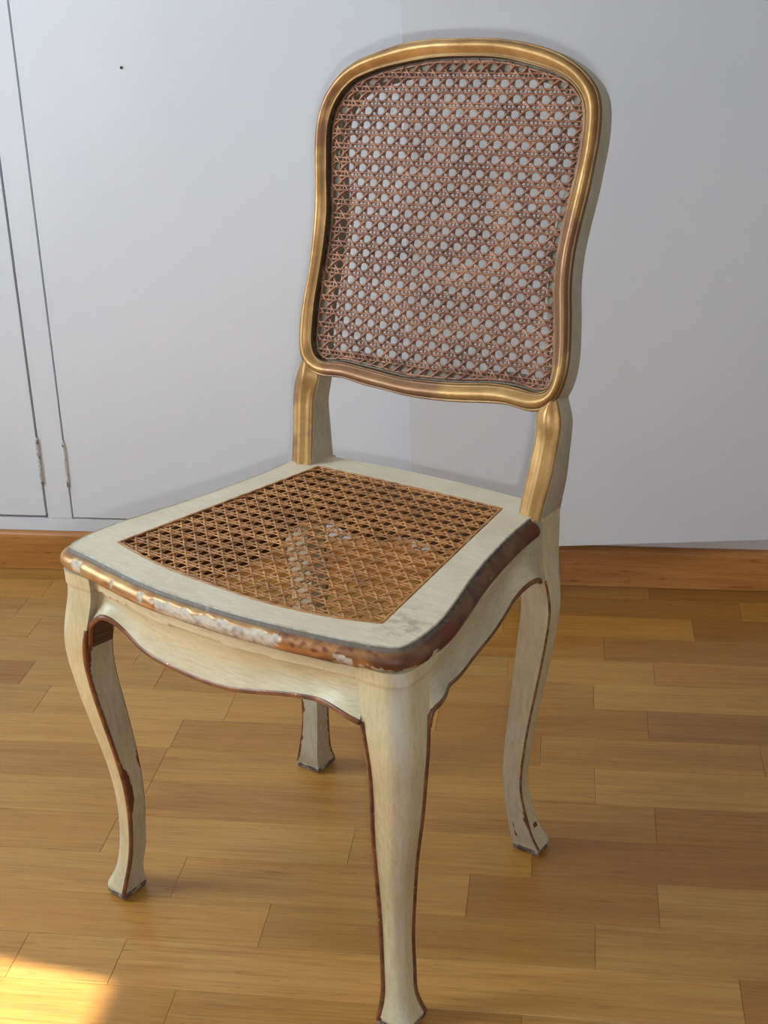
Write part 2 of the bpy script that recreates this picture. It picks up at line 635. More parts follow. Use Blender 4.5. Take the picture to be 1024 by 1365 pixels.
TOPZ = 2.26
cpart('bottom_rail', [(ROOM_X0 + 0.002, ROOM_X1 - 0.002, CUP_Y, CUP_Y + 0.02, 0.0742, 0.0985)], RAIL).location = (0, 0, 0)
cpart('top_rail', [(ROOM_X0 + 0.002, ROOM_X1 - 0.002, CUP_Y, CUP_Y + 0.02, TOPZ + 0.002, 2.318)], WHITE_PAINT)
cpart('frame_stile', [(-0.9395, -0.8945, CUP_Y, CUP_Y + 0.02, 0.0988, TOPZ)], WHITE_PAINT, 0.0006)
cpart('frame_stile', [(0.485, 0.53, CUP_Y, CUP_Y + 0.02, 0.0988, TOPZ)], WHITE_PAINT, 0.0006)
cpart('door', [(-1.62, -0.9437, CUP_Y - 0.001, CUP_Y + 0.019, 0.1035, TOPZ - 0.003)], WHITE_PAINT, 0.0008)
d2 = cpart('door', [(-0.8905, -0.262, CUP_Y - 0.001, CUP_Y + 0.019, 0.1015, TOPZ - 0.003)], WHITE_PAINT, 0.0008)
cpart('door', [(0.534, 1.10, CUP_Y - 0.001, CUP_Y + 0.019, 0.1015, TOPZ - 0.003)], WHITE_PAINT, 0.0008)
cpart('side_panel', [(ROOM_X0 + 0.002, -1.622, CUP_Y, CUP_Y + 0.02, 0.0988, TOPZ)], WHITE_PAINT)
cpart('side_panel', [(1.102, ROOM_X1 - 0.002, CUP_Y, CUP_Y + 0.02, 0.0988, TOPZ)], WHITE_PAINT)
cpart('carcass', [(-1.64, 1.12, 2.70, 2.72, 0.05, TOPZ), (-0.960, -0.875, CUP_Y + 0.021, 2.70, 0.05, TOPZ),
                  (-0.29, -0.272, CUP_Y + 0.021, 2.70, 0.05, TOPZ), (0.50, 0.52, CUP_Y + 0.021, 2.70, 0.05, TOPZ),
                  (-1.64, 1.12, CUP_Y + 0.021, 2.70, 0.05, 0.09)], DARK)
# the door that stands ajar, hinged on the right
HX = 0.4835
V, F = box_vf(-0.7455, 0.0, -0.001, 0.019, 0.1012, TOPZ - 0.003, 0.0008)
ajar = mesh_obj('door', V, F, WHITE_PAINT, cup, smooth=False)
ajar.location = (HX + 0.2, 0.0, 0.0)
ajar.rotation_euler = (0, 0, math.atan(0.139))
ajar['label'] = 'white door standing slightly ajar'
for x, z0, z1 in ((-0.8925, 0.163, 0.250), (-0.9416, 0.168, 0.2555)):
    V, F = tube([(x + 0.2, -0.0015, z) for z in np.linspace(z0, z1, 9)], 0.0032, 10)
    mesh_obj('hinge', V, F, HINGE, cup)
V, F = tube([(0, -0.0022, 0), (0, -0.001, 0), (0, 0.001, 0)], [0.0016, 0.0024, 0.0024], 10)
nl = mesh_obj('nail_head', V, F, NAIL, d2)
nl.location = (-0.7175 + 0.2, -0.001, 0.886)

# ------------------------------------------------------------------ the chair
chair = link(bpy.data.objects.new('dining_chair', None))
chair.location = (-0.25865, 1.38740, 0.0)
chair.rotation_euler = (0, 0, -0.477683)
chair['label'] = 'cream painted and gilded wooden chair with woven cane seat and back'
chair['category'] = 'chair'

HS = 0.460
# half outline of the seat top (x, y), front is -y
SIDE_Y = [-0.1875, -0.165, -0.144, -0.120, -0.098, -0.060, -0.018, 0.041, 0.096, 0.152, 0.186]
SIDE_X = [0.2225, 0.2258, 0.2258, 0.2238, 0.2192, 0.2095, 0.1985, 0.1868, 0.1788, 0.1748, 0.1740]
FRONT_X = [-0.2225, -0.186, -0.1106, -0.0533, 0.0, 0.0481, 0.1158, 0.1798, 0.2225]
FRONT_Y = [-0.1882, -0.1930, -0.2074, -0.2145, -0.2160, -0.2152, -0.2087, -0.1994, -0.1895]
side_w = lambda y: spl(SIDE_Y, SIDE_X, np.asarray(y, float))
front_y = lambda x: spl(FRONT_X, FRONT_Y, np.asarray(x, float))

nS = 70
ys = np.linspace(-0.186, 0.186, nS)
xs = np.linspace(-0.2215, 0.2215, nS)
edge_front = np.stack([xs, front_y(xs)], 1)
edge_right = np.stack([side_w(ys), ys], 1)
edge_left = np.stack([-side_w(ys[::-1]), ys[::-1]], 1)
xr = np.linspace(0.174, -0.174, nS)
edge_rear = np.stack([xr, 0.1965 - 0.0105 * (xr / 0.174) ** 2], 1)
outer = np.concatenate([edge_front, edge_right[1:], edge_rear[1:], edge_left[1:-1]])
outer = gauss(outer, 1.2, True)
OF = [(-0.1817, -0.1494), (-0.115, -0.1665), (-0.0493, -0.1753), (0.0, -0.1785), (0.053, -0.1797), (0.100, -0.1752), (0.1361, -0.1686), (0.1791, -0.155)]
of = smooth_curve(OF, nS)
orr = resample([(0.1791, -0.155), (0.1331, 0.1525)], nS)
orb = smooth_curve([(0.1331, 0.1525), (0.05, 0.1545), (-0.05, 0.1545), (-0.1329, 0.153)], nS)
orl = resample([(-0.1329, 0.153), (-0.1817, -0.1494)], nS)
inner = np.concatenate([of, orr[1:], orb[1:], orl[1:-1]])
assert len(inner) == len(outer)


def at_z(P, z):
    return np.concatenate([P, np.full((len(P), 1), z)], 1)


def inset(P, d):
    T = np.roll(P, -1, 0) - np.roll(P, 1, 0)
    T /= np.linalg.norm(T, axis=1)[:, None] + 1e-12
    N = np.stack([-T[:, 1], T[:, 0]], 1)       # ccw outline: points inward
    return P + N * d


cols = [at_z(inset(outer, 0.004), 0.433), at_z(outer, 0.436), at_z(outer, HS - 0.0015), at_z(inset(outer, 0.0012), HS),
        at_z(outer * 0.5 + inner * 0.5, HS), at_z(inset(inner, -0.0010), HS), at_z(inner, HS - 0.0012), at_z(inner, 0.437), at_z(inset(inner, -0.006), 0.433)]
V, F = loft(cols, True, False, loop=True)
seat = sharp(fix_normals(mesh_obj('seat_frame', V, F, [CREAM_TOP, RAW], chair)), 40)
for p in seat.data.polygons:
    k_ = sorted({v // len(outer) for v in p.vertices})
    if k_ in ([6, 7], [7, 8], [0, 8]):
        p.material_index = 1

# gilded bead round the front and sides
path = np.concatenate([edge_left[8:], edge_front[1:-1], edge_right[:-8]])
path = gauss(resample(path, 620), 4.0, False)
T = np.gradient(path, axis=0)
T /= np.linalg.norm(T, axis=1)[:, None]
N = np.stack([T[:, 1], -T[:, 0]], 1)
prof = [(-0.0020, 0.0004), (-0.0008, 0.0003), (0.0002, -0.0012), (0.0006, -0.0034), (0.0020, -0.0042)]
for a in np.linspace(75, -95, 16):
    prof.append((0.0022 + 0.0098 * math.cos(math.radians(a)), -0.0142 + 0.0098 * math.sin(math.radians(a))))
prof += [(-0.0030, -0.0246)]
prof = np.array(prof)
rings, colr, gild = [], [], []
SIL, GRV, GOLD, GOLD2, BRN, DRK, RED, GES, ORG = (s2l(206, 202, 192), s2l(112, 100, 86), s2l(200, 158, 104), s2l(166, 116, 72), s2l(104, 66, 40),
                                                 s2l(72, 48, 34), s2l(118, 52, 34), s2l(206, 192, 168), s2l(158, 108, 62))


def mixc(a, b, t):
    t = min(1.0, max(0.0, t))
    return tuple(x * (1 - t) + y * t for x, y in zip(a, b))


for (px, py), (nx, ny) in zip(path, N):
    ring = []
    sfront = (py < -0.16)                  # along the front
    bl_ = min(1.0, max(0.0, (px - 0.200) / 0.024)) if sfront else 1.0
    right = px > 0 and not sfront
    for k, (o, dz) in enumerate(prof):
        n1 = nz(px * 55, py * 55, k * 0.16)
        n2 = nz(px * 160 + 9, py * 160, k * 0.45)
        n3 = nz(px * 16 + 4, py * 16, 3.3)
        g = 0.0
        if k <= 1:
            c = mixc(SIL, s2l(176, 160, 124), 0.5 + n2)
        elif k <= 4:
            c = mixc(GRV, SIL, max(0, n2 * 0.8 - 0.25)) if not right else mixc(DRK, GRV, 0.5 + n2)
            g = 0.2
        else:
            ang = (k - 5) / 15.0           # 0 top .. 1 underneath
            if sfront and px < 0.10:
                c = mixc(GOLD, GOLD2, 0.5 + n1 * 1.2 + (ang - 0.4) * 0.6)
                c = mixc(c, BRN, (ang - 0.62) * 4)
                g = 0.65 * (1 - max(0, (ang - 0.6) * 2))
            elif sfront:
                c = mixc(s2l(176, 122, 70), BRN, 0.25 + n1 * 1.3 + n3 * 0.6 + (ang - 0.3) * 0.7)
                c = mixc(c, RED, max(0, n2 * 1.8 - 0.1))
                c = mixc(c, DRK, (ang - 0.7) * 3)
                c2 = mixc(mixc(s2l(122, 84, 54), DRK, 0.40 + n1 + n3), RED, max(0, n3 * 1.2 + n1 * 0.5 + 0.05))
                c = mixc(c, c2, bl_ * 0.85)
                g = 0.5 - 0.15 * bl_
            else:
                c = mixc(s2l(122, 84, 54), DRK, 0.40 + n1 * 1.2 + n3 + (ang - 0.4) * 0.5)
                c = mixc(c, RED, max(0, n3 * 1.6 + n1 * 0.7 - 0.15) + max(0, (-0.10 - py) * 6) * 0.5)
                g = 0.35
            # chipped gesso
            chip = False
            if sfront:
                lim0 = 0.16 + 0.14 * nz(px * 70, 1.7, 0) + max(0, (-0.030 - px)) * 2.0
                lim1 = 0.86 + 0.12 * nz(px * 50, 6.1, 0)
                e0 = -0.066 + 0.012 * nz(ang * 7, 0.3, 8) + 0.020 * ang
                e1 = 0.098 + 0.014 * nz(ang * 9, 5.3, 2)
                chip = e0 < px < e1 and lim0 < ang < lim1
                chip = chip or (abs(px + 0.191) < 0.0085 + 0.004 * n2 and 0.1 + 0.1 * n1 < ang < 0.85)
                chip = chip or (abs(px - 0.171) < 0.009 + 0.006 * n2 and 0.30 + 0.2 * n1 < ang < 0.85)
                chip = chip or (0.186 < px < 0.224 and 0.56 + 0.22 * n2 < ang < 0.92)
                chip = chip or (abs(px + 0.078) < 0.0035 + 0.003 * n2 and 0.1 < ang < 0.6)
                chip = chip or (abs(px + 0.126) < 0.0018 + 0.002 * n2 and 0.15 < ang < 0.5)
            elif right and py < -0.10:
                chip = abs(py + 0.150) < 0.008 + 0.005 * n2 and ang > 0.45 + 0.2 * n1
            if n2 > 0.80 and not chip:
                c, g = mixc(c, GES, 0.8), 0.1
            if chip:
                c = mixc(GES, s2l(150, 138, 126), 0.35 + n2 * 1.3 + (ang - 0.55) * 1.2)
                g = 0.0
                o = o - 0.0011 + 0.0011 * n2
                dz = dz + 0.0004 * n1
        ring.append((px + nx * o, py + ny * o, HS + dz))
        colr.append(c if len(c) == 4 else (*c, 1))
        gild.append(max(0, g))
    rings.append(np.array(ring))
V, F = loft(rings, False, False)
sharp(fix_normals(mesh_obj('seat_moulding', V, F, BEAD, chair, attrs={'paint': np.array(colr), 'gild': np.array(gild)})), 60)['label'] = \
    'gilded bead round the seat, chipped to white gesso at the front'

# ---- aprons
AF_X = [-0.1918, -0.1890, -0.1863, -0.1747, -0.162, -0.151, -0.1395, -0.0997, -0.055, -0.023, 0.0135, 0.056, 0.0913, 0.127, 0.159, 0.173, 0.1845]
AF_Z = [0.3440, 0.3570, 0.3674, 0.3868, 0.3955, 0.3948, 0.3898, 0.3745, 0.3705, 0.3687, 0.3692, 0.3755, 0.3823, 0.3863, 0.3856, 0.3825, 0.3790]
AS_Y = [-0.1605, -0.1578, -0.148, -0.125, -0.0936, -0.037, -0.0117, 0.0369, 0.0805, 0.1145, 0.1277, 0.1404, 0.1513, 0.160]
AS_Z = [0.3640, 0.3730, 0.3820, 0.3810, 0.3738, 0.3622, 0.3606, 0.3592, 0.3645, 0.3770, 0.3835, 0.3855, 0.3815, 0.3740]


def apron(name, pts, nrm, zb, proud=None, ins=0.0045, bead=True, thick=0.020):
    """pts: (n,2) line of the seat outline, nrm outward normals, zb bottom height."""
    n = len(pts)
    proud = np.zeros(n) if proud is None else proud
    ztop = 0.4345
    m = 24
    rows = []
    for j in range(m):
        t = j / (m - 1)
        row = []
        for (x, y), (ax, ay), b, pr in zip(pts, nrm, zb, proud):
            z = ztop + (b - ztop) * t
            drop = ztop - z
            if drop < 0.0140:
                o = -ins + 0.0036
            else:
                q = (drop - 0.0140) / max(1e-4, (ztop - b - 0.0140))
                o = -ins - 0.0006 - 0.0058 * math.sin(math.pi * q) ** 1.2 + 0.0022 * q ** 2 + pr * q
            row.append((x + ax * o, y + ay * o, z))
        rows.append(np.array(row))
    back = [np.array([(x - ax * (ins + thick), y - ay * (ins + thick), z) for (x, y), (ax, ay), z in zip(pts, nrm, zz)])
            for zz in (zb, np.full(n, ztop))]
    V, F = loft(rows + back, False, False, loop=True)
    F.append(tuple(k * n for k in range(len(rows) + 2)))
    F.append(tuple(k * n + n - 1 for k in range(len(rows) + 2))[::-1])
    o = sharp(fix_normals(mesh_obj(name, V, F, [CREAM_RAIL, RAW], chair, attrs={'wear': np.zeros(len(V)), 'ridge_pale': np.zeros(len(V))})), 50)
    for p in o.data.polygons:
        if min(p.vertices) >= (m - 1) * n or (min(p.vertices) < n and max(p.vertices) >= m * n):
            p.material_index = 1
    if bead:
        pp = np.array([(x - ax * (ins + 0.0006 - pr), y - ay * (ins + 0.0006 - pr), b - 0.0010) for (x, y), (ax, ay), b, pr in zip(pts, nrm, zb, proud)])
        V, F = tube(pp, 0.0033, 8)
        mesh_obj('gilt_edge', V, F, BOLE, o)['label'] = 'dark worn gilt edge'
    return o


def normals2(P):
    T = np.gradient(P, axis=0)
    T /= np.linalg.norm(T, axis=1)[:, None]
    return np.stack([T[:, 1], -T[:, 0]], 1)


x = np.linspace(-0.1914, 0.1842, 120)
P = np.stack([x, front_y(x)], 1)
sst = lambda v: np.clip(v, 0, 1) ** 2 * (3 - 2 * np.clip(v, 0, 1))
apron('front_apron', P, normals2(P), spl(AF_X, AF_Z, x), 0.0125 * sst((np.abs(x) - 0.125) / 0.055))
y = np.linspace(-0.1598, 0.158, 100)
P = np.stack([side_w(y), y], 1)
zs = spl(AS_Y, AS_Z, y)
prd = 0.0125 * sst((-0.085 - y) / 0.06) + 0.0135 * sst((y - 0.10) / 0.05)
apron('side_apron', P, normals2(P), zs, prd)
Pl = P[::-1] * [-1, 1]
apron('side_apron', Pl, normals2(Pl), zs[::-1], prd[::-1])
x = np.linspace(0.150, -0.150, 60)
P = np.stack([x, np.full(60, 0.187)], 1)
apron('rear_apron', P, normals2(P), 0.377 + 0.010 * np.cos(x / 0.15 * math.pi * 2), bead=False)

# ---- legs
ZK = [.436, .415, .385, .35, .31, .26, .20, .14, .09, .055, .03, .012]
FE_X = [.0046, .0046, .0080, .0133, .0127, .0068, -.0013, -.0057, -.0056, -.0029, .0010, .0052]
FE_Y = [.0046, .0046, .0095, .0148, .0141, .0089, .0019, -.0030, -.0019, .0012, .0060, .0097]
FE_S = [.0245, .0245, .0240, .0222, .0201, .0187, .0161, .0138, .0127, .0129, .0140, .0187]
RZK = [.458, .42, .385, .35, .31, .26, .20, .14, .09, .055, .03, .012]
RE_X = [.0080, .0080, .0112, .0171, .0146, .0099, .0035, -.0018, -.0020, .0035, .0085, .0129]
RE_Y = [.0250, .0250, .0245, .0227, .0219, .0160, .0081, .0019, .0005, .0046, .0085, .0147]
RE_T = [.0235, .0235, .0220, .0195, .0190, .0176, .0151, .0135, .0130, .0144, .0164, .0188]
RE_S = [.0180, .0180, .0188, .0191, .0190, .0176, .0151, .0135, .0130, .0144, .0164, .0188]


def leg(sx, sy, X0, Y0, zk, ex, ey, es, label, bead_r, top_bead, seed, et=None, pale=0.5):
    z = np.concatenate([np.linspace(zk[0], 0.03, 190), np.linspace(0.0285, 0.0095, 16)])
    rk = spl([.46, .42, .37, .33, .2, 0.0], [.35, .4, .8, .9, .9, .9], z) if et else np.full(len(z), 0.9)
    ex, ey, es, et = (spl(zk, v, z) for v in (ex, ey, es, et or es))
    nf = 22
    bump_ = lambda q, c_, w_, h_: h_ * math.exp(-((q - c_) / w_) ** 4)
    rings, wear, ridge_pale, A, B = [], [], [], [], []
    for zi, a, b, s, sv, rr in zip(z, ex, ey, es, et, rk):
        q = []
        for k in range(nf):                                  # inner corner -> corner A
            q.append((-1 + 2 * k / nf, -1))
        for k in range(5):
            q.append((1, -1 + (2 - 2 * rr) * 0.5 * (k / 4.0)))
        th = np.linspace(0, math.pi / 2, 13)
        for t_ in th:
            q.append((1 - rr + rr * math.cos(t_), 1 - rr + rr * math.sin(t_)))
        for k in range(5):
            q.append((1 - rr - (2 - rr) * (k + 1) / 5.0, 1))
        for k in range(1, nf):                               # corner B -> inner corner
            q.append((-1, 1 - 2 * k / nf))
        if sy < 0 and zi > 0.4205:
            s, sv = s + 0.0016, sv + 0.0016
        q = np.array(q)
        uvq = q
        q = q * [s, sv]
        cx, cy = sx * (X0 + a), sy * (Y0 + b)
        rings.append(np.stack([cx + sx * q[:, 0], cy + sy * q[:, 1], np.full(len(q), zi)], 1))
        A.append((cx + sx * (s - 0.0012), cy - sy * (sv - 0.0012), zi))
        B.append((cx - sx * (s - 0.0012), cy + sy * (sv - 0.0012), zi))
        for i, (u, v) in enumerate(uvq):
            w_ = 0.0
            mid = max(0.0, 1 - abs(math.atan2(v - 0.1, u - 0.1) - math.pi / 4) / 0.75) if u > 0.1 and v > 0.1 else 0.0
            ridge_pale.append(mid * (0.75 + 0.5 * nz(zi * 30 + seed, u * 2, v * 2)))  # whitish mask, strongest along the outer rounded corner
            if v < -0.99:                                    # flat face next to corner A
                d = (1 - u) * s
                lim = 0.0105 * max(0, nz(zi * 26 + seed, 0.2, 0) + 0.05) + 0.0022 * (nz(zi * 140 + seed, 3, 1))
                w_ = 1.0 if d < lim else 0.0
            if u < -0.99:
                d = (1 - v) * s
                lim = 0.0030 + 0.0050 * max(0, nz(zi * 22 + seed + 5, 0.2, 4)) + 0.002 * nz(zi * 150 + seed, 3, 7)
                if sx < 0 and sy < 0:
                    lim = 0.0034 + 0.0016 * nz(zi * 120, 3, 7) + bump_(zi, 0.338, 0.016, 0.0050) + bump_(zi, 0.150, 0.030, 0.0075) * (1 + 0.5 * nz(zi * 60, 1, 1)) + bump_(zi, 0.382, 0.010, 0.02)
                    d2_ = (1 + v) * sv
                    if d2_ < 0.0008 + 0.004 * max(0, nz(zi * 30, 8, 2) - 0.1) and zi > 0.1:
                        w_ = 1.0
                w_ = max(w_, 1.0 if d < lim else 0.0)
            if zi < 0.05 and nz(u * 3 + seed, v * 3, zi * 60) > 0.62:
                w_ = 1.0
            wear.append(w_ if zi < top_bead else 0.0)
    V, F = loft(rings)
    o = fix_normals(mesh_obj('leg', V, F, [CREAM, GREY_CREAM], chair, attrs={'wear': np.array(wear), 'ridge_pale': np.array(ridge_pale) * pale}))
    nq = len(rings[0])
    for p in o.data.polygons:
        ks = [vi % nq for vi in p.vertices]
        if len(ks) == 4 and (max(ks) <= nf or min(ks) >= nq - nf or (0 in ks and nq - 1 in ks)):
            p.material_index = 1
    sharp(o, 55)
    o['label'] = label
    for C in (A, B):
        C = np.array([c for c in C if c[2] < top_bead])
        V, F = tube(C, bead_r, 8)
        mesh_obj('gilt_edge', V, F, BOLE, o)
    last = rings[-1]
    c = last.mean(0)
    rg = []
    for k, zz in ((1.0, 0.0100), (1.015, 0.0080), (1.0, 0.0045), (0.93, 0.0018), (0.82, 0.0001)):
        r_ = c + (last - c) * k
        r_[:, 2] = zz
        rg.append(r_)
    V, F = loft(rg)
    fix_normals(mesh_obj('foot_glide', V, F, GLIDE, o))
    return o


leg(1, -1, .200, .170, ZK, FE_X, FE_Y, FE_S, 'front leg nearest the camera, whitish along its outer ridge', 0.0032, 0.380, 1.0, None, 1.0)
leg(-1, -1, .200, .170, ZK, FE_X, FE_Y, FE_S, 'front leg on the left, chipped brown along its inner edge', 0.0028, 0.372, 21.3)
leg(1, 1, .160, .150, RZK, RE_X, RE_Y, RE_S, 'rear leg on the right', 0.0016, 0.382, 40.1, RE_T, 0.2)
leg(-1, 1, .160, .150, RZK, [-.0020, -.0010, .0080] + RE_X[3:], RE_Y, RE_S, 'rear leg on the left', 0.0016, 0.382, 61.7, RE_T, 0.2)

# ---- back
Y0B, KB = 0.1484, 0.2486
TH = math.atan(KB)
NB = np.array([0.0, math.cos(TH), -math.sin(TH)])


def bp(uw, d):
    """point of the back: u across, w height on the front plane, d depth behind it"""
    uw = np.asarray(uw, float)
    d = np.broadcast_to(np.asarray(d, float), uw.shape[:-1])
    base = np.stack([uw[..., 0], Y0B + KB * (uw[..., 1] - HS), uw[..., 1]], -1)
    return base + d[..., None] * NB


LO = [(-0.0739, 0.9541), (-0.1068, 0.9447), (-0.1377, 0.9334), (-0.1551, 0.9223), (-0.1718, 0.9037), (-0.183, 0.8779), (-0.1858, 0.8521), (-0.183, 0.8207), (-0.1788, 0.7931), (-0.1763, 0.767), (-0.1748, 0.7377), (-0.1749, 0.7117), (-0.1758, 0.6859), (-0.1793, 0.6592), (-0.1811, 0.6378), (-0.1803, 0.6153), (-0.1788, 0.6037), (-0.1771, 0.5958), (-0.1734, 0.5844)]
RO = [(0.0012, 0.9612), (0.0534, 0.9617), (0.0883, 0.9583), (0.1172, 0.9527), (0.1418, 0.9441), (0.1587, 0.9355), (0.174, 0.9233), (0.1834, 0.9124), (0.1893, 0.8964), (0.1911, 0.8835), (0.1919, 0.8595), (0.1904, 0.8382), (0.189, 0.8167), (0.1853, 0.7873), (0.1823, 0.7627), (0.1809, 0.7426), (0.1812, 0.7262), (0.1828, 0.7077), (0.1868, 0.685), (0.1899, 0.6623), (0.1922, 0.6419), (0.1922, 0.6229), (0.189, 0.6036), (0.1837, 0.59)]
LI = [(-0.0168, 0.9407), (-0.0559, 0.9354), (-0.0865, 0.9294), (-0.1154, 0.9216), (-0.1372, 0.9132), (-0.1541, 0.8972), (-0.1639, 0.8803), (-0.1683, 0.8584), (-0.1659, 0.8308), (-0.1611, 0.7943), (-0.157, 0.7685), (-0.1562, 0.7341), (-0.1573, 0.7084), (-0.1601, 0.6787), (-0.1618, 0.6562), (-0.1614, 0.6263), (-0.1613, 0.6187), (-0.1592, 0.6031), (-0.1525, 0.5918)]
LIB = [(-0.1417, 0.5875), (-0.1197, 0.5906), (-0.0928, 0.5902), (-0.0665, 0.5887), (-0.0322, 0.586), (0.0094, 0.5869)]
RI = [(0.0120, 0.9419), (0.0461, 0.9424), (0.0771, 0.9393), (0.1041, 0.9342), (0.1289, 0.9283), (0.1473, 0.921), (0.1587, 0.9115), (0.1671, 0.9005), (0.1713, 0.8859), (0.1721, 0.8632), (0.1714, 0.837), (0.1681, 0.8122), (0.1646, 0.7841), (0.1626, 0.7624), (0.1609, 0.7393), (0.1614, 0.7178), (0.1649, 0.6904), (0.1705, 0.6599), (0.1731, 0.6393), (0.1742, 0.6203), (0.173, 0.6061), (0.1681, 0.5964)]
RIB = [(0.1574, 0.594), (0.142, 0.5958), (0.1191, 0.5974), (0.094, 0.5962), (0.0655, 0.592), (0.036, 0.5888)]
BOT = [(0.1837, 0.59), (0.172, 0.5785), (0.158, 0.5730), (0.1494, 0.5726), (0.1263, 0.5755), (0.1032, 0.5743), (0.0687, 0.57), (0.042, 0.5672), (0.0166, 0.5655), (-0.0184, 0.5649), (-0.0506, 0.5671), (-0.0812, 0.5687), (-0.1104, 0.5721), (-0.128, 0.5705), (-0.145, 0.5700), (-0.160, 0.5750), (-0.1734, 0.5844)]

segs = [  # (outer segment, inner segment, samples)
    (LO[::-1][:-3][:16], LI[::-1][:15], 120),
    ([LO[3], LO[2], LO[1], LO[0]] + RO[:6], [LI[4], LI[3], LI[2], LI[1], LI[0]] + RI[:6], 110),
    (RO[5:], RI[5:], 130),
    (BOT, [RI[-1]] + RIB + LIB[::-1] + [LI[-1]], 120)]
Lo, Li = [], []
for a, b, n in segs:
    Lo.append(smooth_curve(a, n)[:-1])
    Li.append(smooth_curve(b, n)[:-1])
Lo = gauss(np.concatenate(Lo), 2.2, True)
Li = gauss(np.concatenate(Li), 2.2, True)
NBK = len(Lo)
# loops run up the left side and over the top: clockwise seen from the front
Tn = np.roll(Li, -1, 0) - np.roll(Li, 1, 0)
Tn /= np.linalg.norm(Tn, axis=1)[:, None]
Nin = gauss(np.stack([Tn[:, 1], -Tn[:, 0]], 1), 6, True)
ledge = gauss(Li + Nin * 0.0125, 3, True)

BODY = []
for k, d in ((1.0, 0.0035), (1.0, 0.0275), (0.96, 0.0300), (0.85, 0.0315)):
    BODY.append(bp(Li + (Lo - Li) * k, d))
BODY += [bp(Li, 0.0315), bp(ledge, 0.0300), bp(ledge, 0.0105), bp(Li, 0.0095), bp(Li, 0.0035)]
V, F = loft(BODY, True, False, loop=True)
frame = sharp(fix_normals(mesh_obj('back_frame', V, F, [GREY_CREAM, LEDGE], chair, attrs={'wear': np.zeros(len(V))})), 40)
for p in frame.data.polygons:
    if all(5 * NBK <= v for v in p.vertices):
        p.material_index = 1

GP = [(0.0, 0.0096, .9), (0.0, 0.0005, .9), (0.03, -0.0008, .5), (0.08, -0.0010, .3), (0.12, 0.0008, .7), (0.20, 0.0002, .25), (0.30, -0.0018, .1), (0.42, -0.0042, 0), (0.52, -0.0056, 0),
      (0.62, -0.0060, 0), (0.72, -0.0052, .05), (0.80, -0.0032, .15), (0.85, -0.0010, .5), (0.875, -0.0001, .8), (0.91, -0.0010, .35), (0.95, -0.0012, .3), (0.985, -0.0002, .5), (1.004, 0.0020, .8), (1.0, 0.0042, .9)]
rings, rim_dark = [], []
for k, d, a in GP:
    rings.append(bp(Li + (Lo - Li) * k, d))
    rim_dark += [a] * NBK
V, F = loft(rings, True, False)
gm = fix_normals(mesh_obj('gilt_moulding', V, F, GILT, frame, attrs={'rim_dark': np.array(rim_dark)}))
gm['label'] = 'worn gilded moulding on the front face'


def post(outer_pts, inner_pts, sgn):
    """the upright between seat and panel; outer/inner: (u,w) from the seat upwards"""
    w = np.linspace(0.4555, 0.6020, 60)
    o = np.array(outer_pts)
    i = np.array(inner_pts)
    uo = gauss(spl(o[:, 1], o[:, 0], w)[:, None], 1.2, False)[:, 0]
    ui = gauss(spl(i[:, 1], i[:, 0], w)[:, None], 1.2, False)[:, 0]
    rings = []
    for a, b, wi in zip(uo, ui, w):
        if wi > 0.593:
            break
        d1 = 0.0325 + 0.0185 * max(0, min(1, (0.56 - wi) / 0.10))
        q = [(a, 0.003), (a, d1 - 0.003), (a * 0.93 + b * 0.07, d1), (a * 0.1 + b * 0.9, d1), (b, d1 - 0.003), (b, 0.003)]
        rings.append(np.array([bp((u, wi), d) for u, d in q]))
    V, F = loft(rings)
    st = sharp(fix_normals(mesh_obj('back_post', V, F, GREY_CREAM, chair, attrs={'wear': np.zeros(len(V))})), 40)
    rings, rim_dark = [], []
    for a, b, wi in zip(uo, ui, w):
        fade = 1.0 if wi < 0.572 else max(0.0, 1 - ((wi - 0.572) / 0.030) ** 2)
        amp = 0.55 + 0.75 * math.exp(-((wi - 0.567) / 0.016) ** 2)
        ring = []
        for s_ in np.linspace(0, 1, 19):
            h = max(0.0, 1 - (2 * s_ - 1) ** 4)
            ridge = math.exp(-((s_ - 0.5) / 0.28) ** 2)
            d = 0.0030 - 0.0030 * h * fade - 0.0052 * ridge * amp * fade - 0.0008 * fade * math.cos(14 * s_) * (1 - amp + .55)
            if s_ in (0.0, 1.0):
                d = 0.0040
            ring.append(bp((a + (b - a) * s_, wi), d))
            rim_dark.append(0.75 if s_ < 0.04 or s_ > 0.96 else (0.25 if s_ < .14 or s_ > .86 else 0.0))
        rings.append(np.array(ring))
    V, F = loft(rings, False, False)
    fix_normals(mesh_obj('gilt_face', V, F, GILT, st, attrs={'rim_dark': np.array(rim_dark)}))
    return st


post([(-0.1738, 0.4585), (-0.1771, 0.4945), (-0.18, 0.5219), (-0.1822, 0.5484), (-0.181, 0.5628), (-0.178, 0.5756), (-0.1745, 0.5850), (-0.171, 0.594), (-0.169, 0.602)],
     [(-0.1411, 0.4585), (-0.1445, 0.49), (-0.1473, 0.518), (-0.1484, 0.544), (-0.1450, 0.5615), (-0.1460, 0.573), (-0.153, 0.584), (-0.160, 0.594), (-0.1640, 0.602)], -1)
post([(0.1838, 0.4585), (0.1866, 0.478), (0.1909, 0.5056), (0.1925, 0.5307), (0.1941, 0.5534), (0.1934, 0.5693), (0.1901, 0.5786), (0.1855, 0.5880), (0.182, 0.595), (0.1795, 0.602)],
     [(0.1548, 0.4585), (0.1565, 0.482), (0.1600, 0.5158), (0.1618, 0.5352), (0.1620, 0.5544), (0.1600, 0.567), (0.1615, 0.578), (0.168, 0.588), (0.1725, 0.595), (0.1745, 0.602)], 1)

# ---- woven cane


